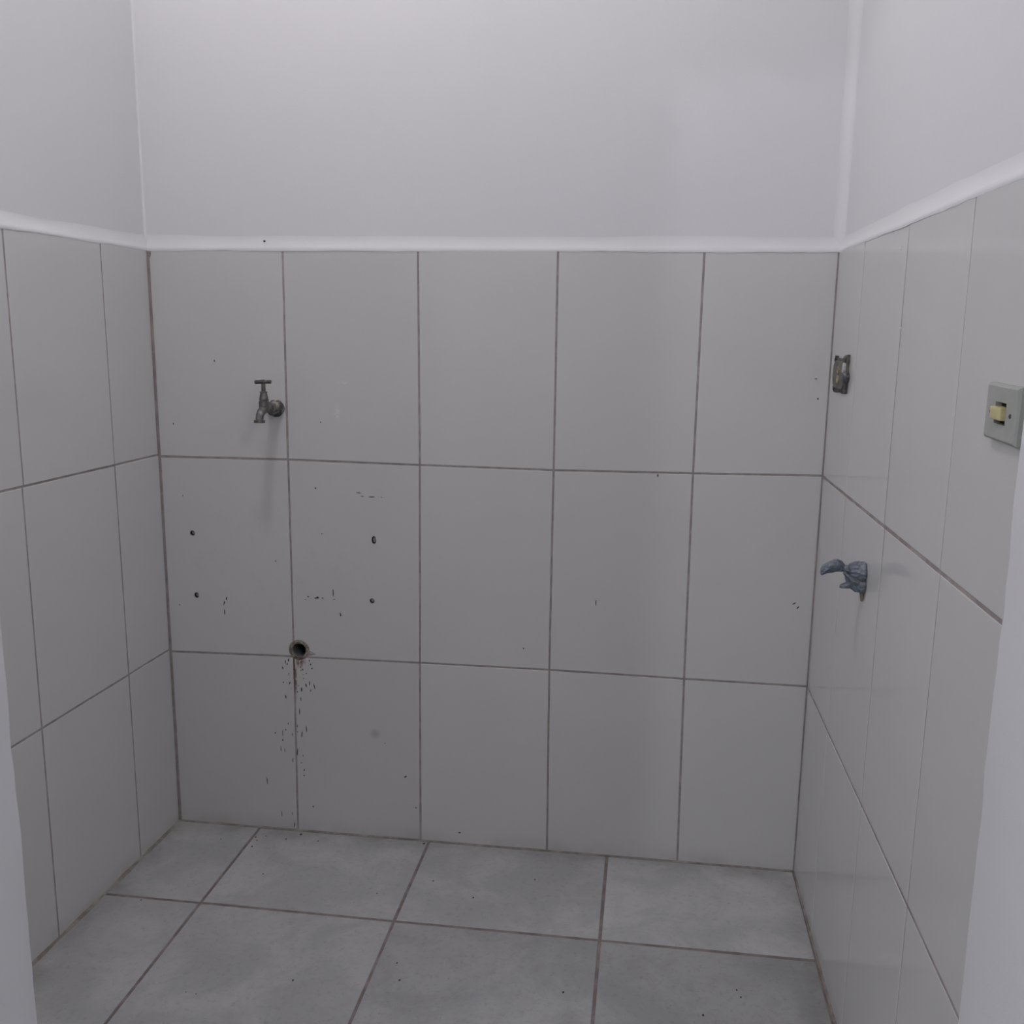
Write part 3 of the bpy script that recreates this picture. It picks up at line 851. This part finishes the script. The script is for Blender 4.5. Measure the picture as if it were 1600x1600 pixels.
# ------------------------------------------------------------------ uncovered outlet mechanism near the back corner
OY, OZ = -0.128, 1.1570
ou = empty('electrical_outlet', P_right(OY, OZ, 0))
tag(ou, 'corroded bare outlet mechanism without cover on right wall tiles near the corner', 'outlet')
def oc(pts): return [(OY - u, OZ + v * 1.06) for u, v in pts]       # u towards the doorway
yoke = [(-0.064, 0.0335), (-0.050, 0.0330), (-0.046, 0.0295), (-0.020, 0.0290), (0.018, 0.0300), (0.028, 0.0350), (0.058, 0.0375), (0.064, 0.0370), (0.0635, 0.0240), (0.0615, 0.0190), (0.063, 0.0060),
        (0.0705, 0.0025), (0.0735, -0.0030), (0.0690, -0.0100), (0.0630, -0.0130), (0.0600, -0.0280), (0.0590, -0.0335), (0.030, -0.0350), (-0.005, -0.0335), (-0.030, -0.0360), (-0.056, -0.0365), (-0.062, -0.0330), (-0.060, -0.0265), (-0.064, -0.0215),
        (-0.071, -0.0080), (-0.072, 0.0020), (-0.067, 0.0160), (-0.060, 0.0235), (-0.064, 0.0265)]
bm = bmesh.new(); prism(bm, P_right, oc(yoke), 0.0, -0.0050, 0.0012)
finish('yoke_plate', bm, M_yoke, ou, 30)
bm = bmesh.new()
blk = [(-0.060, -0.006), (-0.052, -0.021), (-0.038, -0.0275), (0.036, -0.0275), (0.048, -0.022), (0.053, -0.004), (0.050, 0.016), (0.040, 0.0245), (-0.038, 0.0245), (-0.052, 0.018)]
prism(bm, P_right, oc(blk), -0.004, -0.0090, 0.003)
finish('insulator_block', bm, M_bake, ou, 30)
for v0, hh in ((0.0085, 0.0075), (-0.0100, 0.0080)):
    bm = bmesh.new()
    rg = []
    for k, (f, d) in enumerate(((1.0, -0.0088), (1.0, -0.0106), (0.62, -0.0106), (0.62, -0.0093))):
        rg.append([bm.verts.new(P_right(OY - (0.004 + 0.0095 * f * math.cos(2 * math.pi * q / 18)), OZ + v0 + hh * f * math.sin(2 * math.pi * q / 18), d)) for q in range(18)])
    for a, b in zip(rg, rg[1:]):
        for q in range(18):
            bm.faces.new((a[q], a[(q + 1) % 18], b[(q + 1) % 18], b[q]))
    bm.faces.new(rg[-1])
    finish('contact_slot', bm, M_contact, ou)
bm = bmesh.new(); prism(bm, P_right, oc([(0.041, 0.0045), (0.054, 0.0045), (0.0565, 0.0195), (0.050, 0.0225), (0.044, 0.0205)]), -0.0045, -0.0100, 0.001)
finish('clip', bm, M_silver, ou)
for (u, v) in ((0.046, 0.0290), (-0.052, -0.0300), (0.047, -0.0295), (-0.054, 0.0270)):
    bm = bmesh.new()
    lathe(bm, [(-0.001, 0.0056), (0.0014, 0.0054), (0.0022, 0.0042), (0.0012, 0.0015)], P_right(OY - u, OZ + v, -0.0048), (-1, 0, 0), 14)
    finish('screw', bm, M_yoke, ou)
bm = bmesh.new()
c = P_right(OY - 0.058, OZ - 0.002, -0.004)
lathe(bm, [(0.0, 0.0098), (0.004, 0.0096), (0.0066, 0.0080), (0.0074, 0.0052)], c, (-1, 0, 0), 18)
finish('terminal_knob', bm, mat_noisy('dark_grey_terminal', (0.06, 0.064, 0.072), (0.13, 0.135, 0.145), 80, 0.5, 0.2), ou)

# ------------------------------------------------------------------ pipe stub wrapped in a knotted plastic bag
BY, BZ = -0.450, 0.8210
bag = empty('bagged_pipe_stub', P_right(BY, BZ, 0))
tag(bag, 'pipe stub on right wall wrapped in a knotted blue grey plastic bag', 'pipe')
bm = bmesh.new()
lathe(bm, [(-0.012, 0.013), (0.020, 0.0128)], P_right(BY, BZ - 0.006, 0.0), (-1, 0, 0), 16)
finish('pipe_stub', bm, M_mortar, bag)
bm = bmesh.new()   # mortar smear under the stub
pts = [(BY - 0.012, BZ - 0.020), (BY + 0.014, BZ - 0.020), (BY + 0.006, BZ - 0.036), (BY - 0.002, BZ - 0.0425), (BY - 0.009, BZ - 0.034)]
prism(bm, P_right, pts, 0.0, -0.0042, 0.002)
finish('mortar_smear', bm, M_mortar, bag)

def film(path, radii, seed, n=40, amp=0.22, flat=None, cap=True):
    """crumpled film tube; path in (t out of the wall, y, z), radii = (across y, across z)"""
    bm = bmesh.new(); rows = []
    m = 6 * (len(path) - 1)
    for i in range(m + 1):
        f = i / m * (len(path) - 1)
        k = min(int(f), len(path) - 2); q = f - k
        q = q * q * (3 - 2 * q) if False else q
        t, y, z = (path[k][j] * (1 - q) + path[k + 1][j] * q for j in range(3))
        ry, rz = (radii[k][j] * (1 - q) + radii[k + 1][j] * q for j in range(2))
        ring = []
        for a_i in range(n):
            a = 2 * math.pi * a_i / n
            ca, sa = math.cos(a), math.sin(a)
            fold = noise.noise(Vector((ca * 1.6, sa * 1.6, t * 45 + seed))) - 0.8 * abs(noise.noise(Vector((ca * 2.6 - t * 30, sa * 2.6 + seed, t * 70))))  + 0.7 * abs(noise.noise(Vector((ca * 3.3 + t * 60, sa * 3.3, seed + t * 25)))) + 0.35 * noise.noise(Vector((ca * 7, sa * 7, t * 160 + seed)))
            s = 1 + amp * fold
            ring.append(bm.verts.new(P_right(y + ry * s * ca, z + rz * s * sa, -(t + 0.0022 * noise.noise(Vector((ca * 2, sa * 2, seed + t * 90)))))))
        rows.append(ring)
    for a, b in zip(rows, rows[1:]):
        for k in range(n):
            bm.faces.new((a[k], a[(k + 1) % n], b[(k + 1) % n], b[k]))
    bm.faces.new(rows[0]); bm.faces.new(rows[-1])
    return bm
# wrap round the stub: a fat upper roll and a lower roll, gathered at a knot
finish('upper_wrap', film([(0.0006, BY - 0.001, BZ + 0.010), (0.003, BY - 0.001, BZ + 0.0115), (0.010, BY - 0.001, BZ + 0.0125), (0.019, BY, BZ + 0.0125), (0.0245, BY, BZ + 0.0120), (0.0268, BY, BZ + 0.0118), (0.0278, BY, BZ + 0.012)],
                         [(0.020, 0.0165), (0.0205, 0.0165), (0.017, 0.0140), (0.0165, 0.0138), (0.015, 0.0125), (0.010, 0.008), (0.003, 0.003)], 2.0, amp=0.26), M_bag, bag, 65)
finish('lower_wrap', film([(0.0006, BY, BZ - 0.013), (0.005, BY, BZ - 0.0145), (0.014, BY, BZ - 0.0135), (0.021, BY, BZ - 0.010), (0.027, BY, BZ - 0.004), (0.031, BY, BZ + 0.001)],
                         [(0.021, 0.0135), (0.020, 0.0125), (0.016, 0.0115), (0.013, 0.0105), (0.009, 0.0085), (0.004, 0.004)], 7.0, amp=0.32), M_bag, bag, 65)
finish('band', film([(0.012, BY - 0.004, BZ - 0.006), (0.018, BY - 0.004, BZ - 0.003), (0.025, BY - 0.003, BZ + 0.000), (0.031, BY - 0.002, BZ + 0.004), (0.035, BY, BZ + 0.009)],
                   [(0.0150, 0.0050), (0.0155, 0.0060), (0.0125, 0.0060), (0.009, 0.0060), (0.005, 0.004)], 11.0, amp=0.2), M_bag, bag, 65)
finish('knot', film([(0.024, BY, BZ + 0.012), (0.028, BY, BZ + 0.013), (0.033, BY, BZ + 0.0145), (0.037, BY, BZ + 0.016)],
                   [(0.007, 0.006), (0.0085, 0.0078), (0.0085, 0.0072), (0.006, 0.005)], 15.0, amp=0.25), M_bag, bag, 65)
finish('long_tail', film([(0.033, BY, BZ + 0.0150), (0.039, BY, BZ + 0.0175), (0.046, BY, BZ + 0.0195), (0.054, BY, BZ + 0.0185), (0.062, BY, BZ + 0.0150), (0.069, BY, BZ + 0.0105), (0.0725, BY, BZ + 0.0075), (0.0735, BY, BZ + 0.0065)],
                        [(0.004, 0.005), (0.009, 0.0085), (0.013, 0.0098), (0.014, 0.0098), (0.013, 0.0094), (0.012, 0.0086), (0.009, 0.0062), (0.003, 0.002)], 21.0, amp=0.24), M_bag, bag, 65)
finish('short_tail', film([(0.014, BY - 0.002, BZ - 0.010), (0.022, BY - 0.002, BZ - 0.0115), (0.030, BY - 0.002, BZ - 0.0140), (0.037, BY - 0.002, BZ - 0.0165), (0.0395, BY - 0.002, BZ - 0.0175)],
                         [(0.010, 0.008), (0.010, 0.0072), (0.009, 0.0056), (0.0065, 0.004), (0.003, 0.002)], 31.0, amp=0.2), M_bag, bag, 65)
